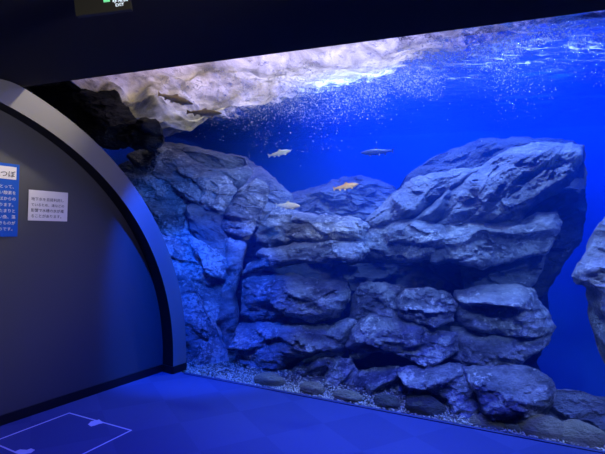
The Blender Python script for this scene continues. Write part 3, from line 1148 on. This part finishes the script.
sign_plate('card', sA, sB, zB, zA, M_WHITE, root)
wS = sA - sB
hS = zA - zB
fs_sz = wS / 9.9
lines = ['地下水を直接利用し', 'ているため、滝などの', '影響で水槽の水が濁', 'ることがあります。']
for i, t in enumerate(lines):
    zz = zA - hS * (0.335 + 0.185 * i)
    text_mesh('lettering', t, fs_sz * (0.92 if i != 1 else 0.84), WP(sA - wS * 0.06, zz, 0.006), -W, (0, 0, 1), M_INKB if i == 2 else M_INK, root, lift=0.0006)
tag(root, 'white notice card with four lines of grey Japanese text on the wall', 'sign')

# blue information panel, cut by the left edge of the picture
sR, zT = on_wall(18.6, 165.0)
_, zBt = on_wall(16.5, 236.5)
sL = sR + 0.62
root = bpy.data.objects.new('information_panel', None)
COL.objects.link(root)
root.location = Vector(WP((sR + sL) / 2, zBt, 0.002))
bpy.context.view_layer.update()
sign_plate('board', sR, sL, zBt, zT, M_SBLUE, root, 0.012)
s_t, z_t = on_wall(15.5, 167.5)
_, z_b = on_wall(15.5, 180)
sign_plate('title_plate', s_t, s_t + 0.42, z_b, z_t, M_WHITE, root, 0.002, 0.0145)
text_mesh('title_lettering', '滝つぼ', (z_t - z_b) * 0.56, WP(s_t + 0.008, z_b + (z_t - z_b) * 0.2, 0.017), -W, (0, 0, 1), M_INKB, root, 'RIGHT', 0.0006)
for i, t in enumerate(['渓流の魚たちにとって、', '滝は新しい酸素を', '水にとかす滝つぼからの', '流れがあります。', 'すみかのたまりと', '深くてない魚、藻', '多くのいきものが', '集まるところなのです。']):
    z_i = zT - (zT - zBt) * (0.335 + i * 0.083)
    text_mesh('lettering', t, (zT - zBt) * 0.055, WP(s_t - 0.004, z_i, 0.0145), -W, (0, 0, 1), M_WHITE, root, 'RIGHT', 0.0006)
tag(root, 'blue information panel with white Japanese text cut by the left edge', 'sign')

# exit sign under the ceiling, mostly above the picture
yE = 1.83


def at_y(px, py, y):
    d = ray(px, py)
    return O + d * (y / d[1])


root = bpy.data.objects.new('exit_sign', None)
COL.objects.link(root)
c0 = at_y(76, 16, yE)
c1 = at_y(131, 9, yE)
root.location = Vector((c0 + c1) / 2)
bpy.context.view_layer.update()
xe = (c1 - c0)
we = np.linalg.norm(xe)
xe = xe / we
ye = np.array([-xe[1], xe[0], 0])
ye /= np.linalg.norm(ye)
ze = np.cross(xe, ye)


def sg(name, x0, x1, z0, z1, y0, y1, m):
    P_ = [c0 + xe * x0 + ze * z0 + ye * y0, c0 + xe * x1 + ze * z0 + ye * y0, c0 + xe * x1 + ze * z1 + ye * y0, c0 + xe * x0 + ze * z1 + ye * y0]
    o = prism(name, P_, ye * (y1 - y0), m)
    o.parent = root
    o.matrix_basis = root.matrix_world.inverted()
    return o


M_HOUS = simple('dark_olive_housing', (0.02, 0.02, 0.014), 0.6)
M_GRN = simple('green_lit_pictogram', (0.1, 0.6, 0.25), 0.5, emit=((0.25, 0.9, 0.4), 0.6))
M_LIT = simple('white_lit_lettering', (0.8, 0.9, 0.9), 0.5, emit=((0.7, 0.85, 1.0), 0.8))
sg('housing', 0, we, 0, 0.10, 0, 0.02, M_HOUS)
sg('pictogram_panel', we * 0.53, we * 0.64, 0.040, 0.08, -0.003, 0, M_GRN)
text_mesh('lettering', '非常口', 0.022, Vector(c0 + xe * we * 0.68 + ze * 0.034), Vector(xe), Vector(ze), M_LIT, root, lift=0.001)
text_mesh('lettering', 'EXIT', 0.017, Vector(c0 + xe * we * 0.73 + ze * 0.017), Vector(xe), Vector(ze), M_LIT, root, lift=0.001)
tag(root, 'dark exit sign with lit lettering under the black ceiling, top left', 'sign')

# ------------------------------------------------------------------ tape outline on the carpet
def strip(px0, px1, w=0.012):
    a, b = at_z(*px0, 0.0), at_z(*px1, 0.0)
    d = (b - a) / np.linalg.norm(b - a)
    p = np.array([-d[1], d[0], 0]) * w / 2
    return [a - p, b - p, b + p, a + p]


vs, fs = [], []
for a, b, w in [((-30, 450.5), (69.5, 413), .013), ((69, 413), (131.5, 430.5), .013), ((131.5, 430.3), (55, 468), .013), ((-30, 433), (18, 453.5), .012)]:
    q = strip(a, b, w)
    n = len(vs)
    vs += [p + np.array([0, 0, 0.0015]) for p in q] + [p + np.array([0, 0, 0.0003]) for p in q]
    fs += [(n, n + 1, n + 2, n + 3), (n + 4, n + 7, n + 6, n + 5), (n, n + 4, n + 5, n + 1), (n + 1, n + 5, n + 6, n + 2), (n + 2, n + 6, n + 7, n + 3), (n + 3, n + 7, n + 4, n)]
tape = tag(link('tape_outline', vs, fs, M_TAPE), 'thin white tape rectangle marked on the carpet by the left wall', 'tape')
for poly in ([(88, 424.5), (91, 421.5), (96, 420.5), (99, 419.5), (104, 423), (99, 424), (95, 425.5), (91, 426.5)],
             [(15, 451.5), (20, 449.5), (27, 450), (31, 448.5), (35, 450), (31, 453), (26, 454), (20, 456)]):
    prism('tape_patch', [at_z(x, y, 0.0004) for x, y in poly], (0, 0, 0.0012), M_TAPE, tape)
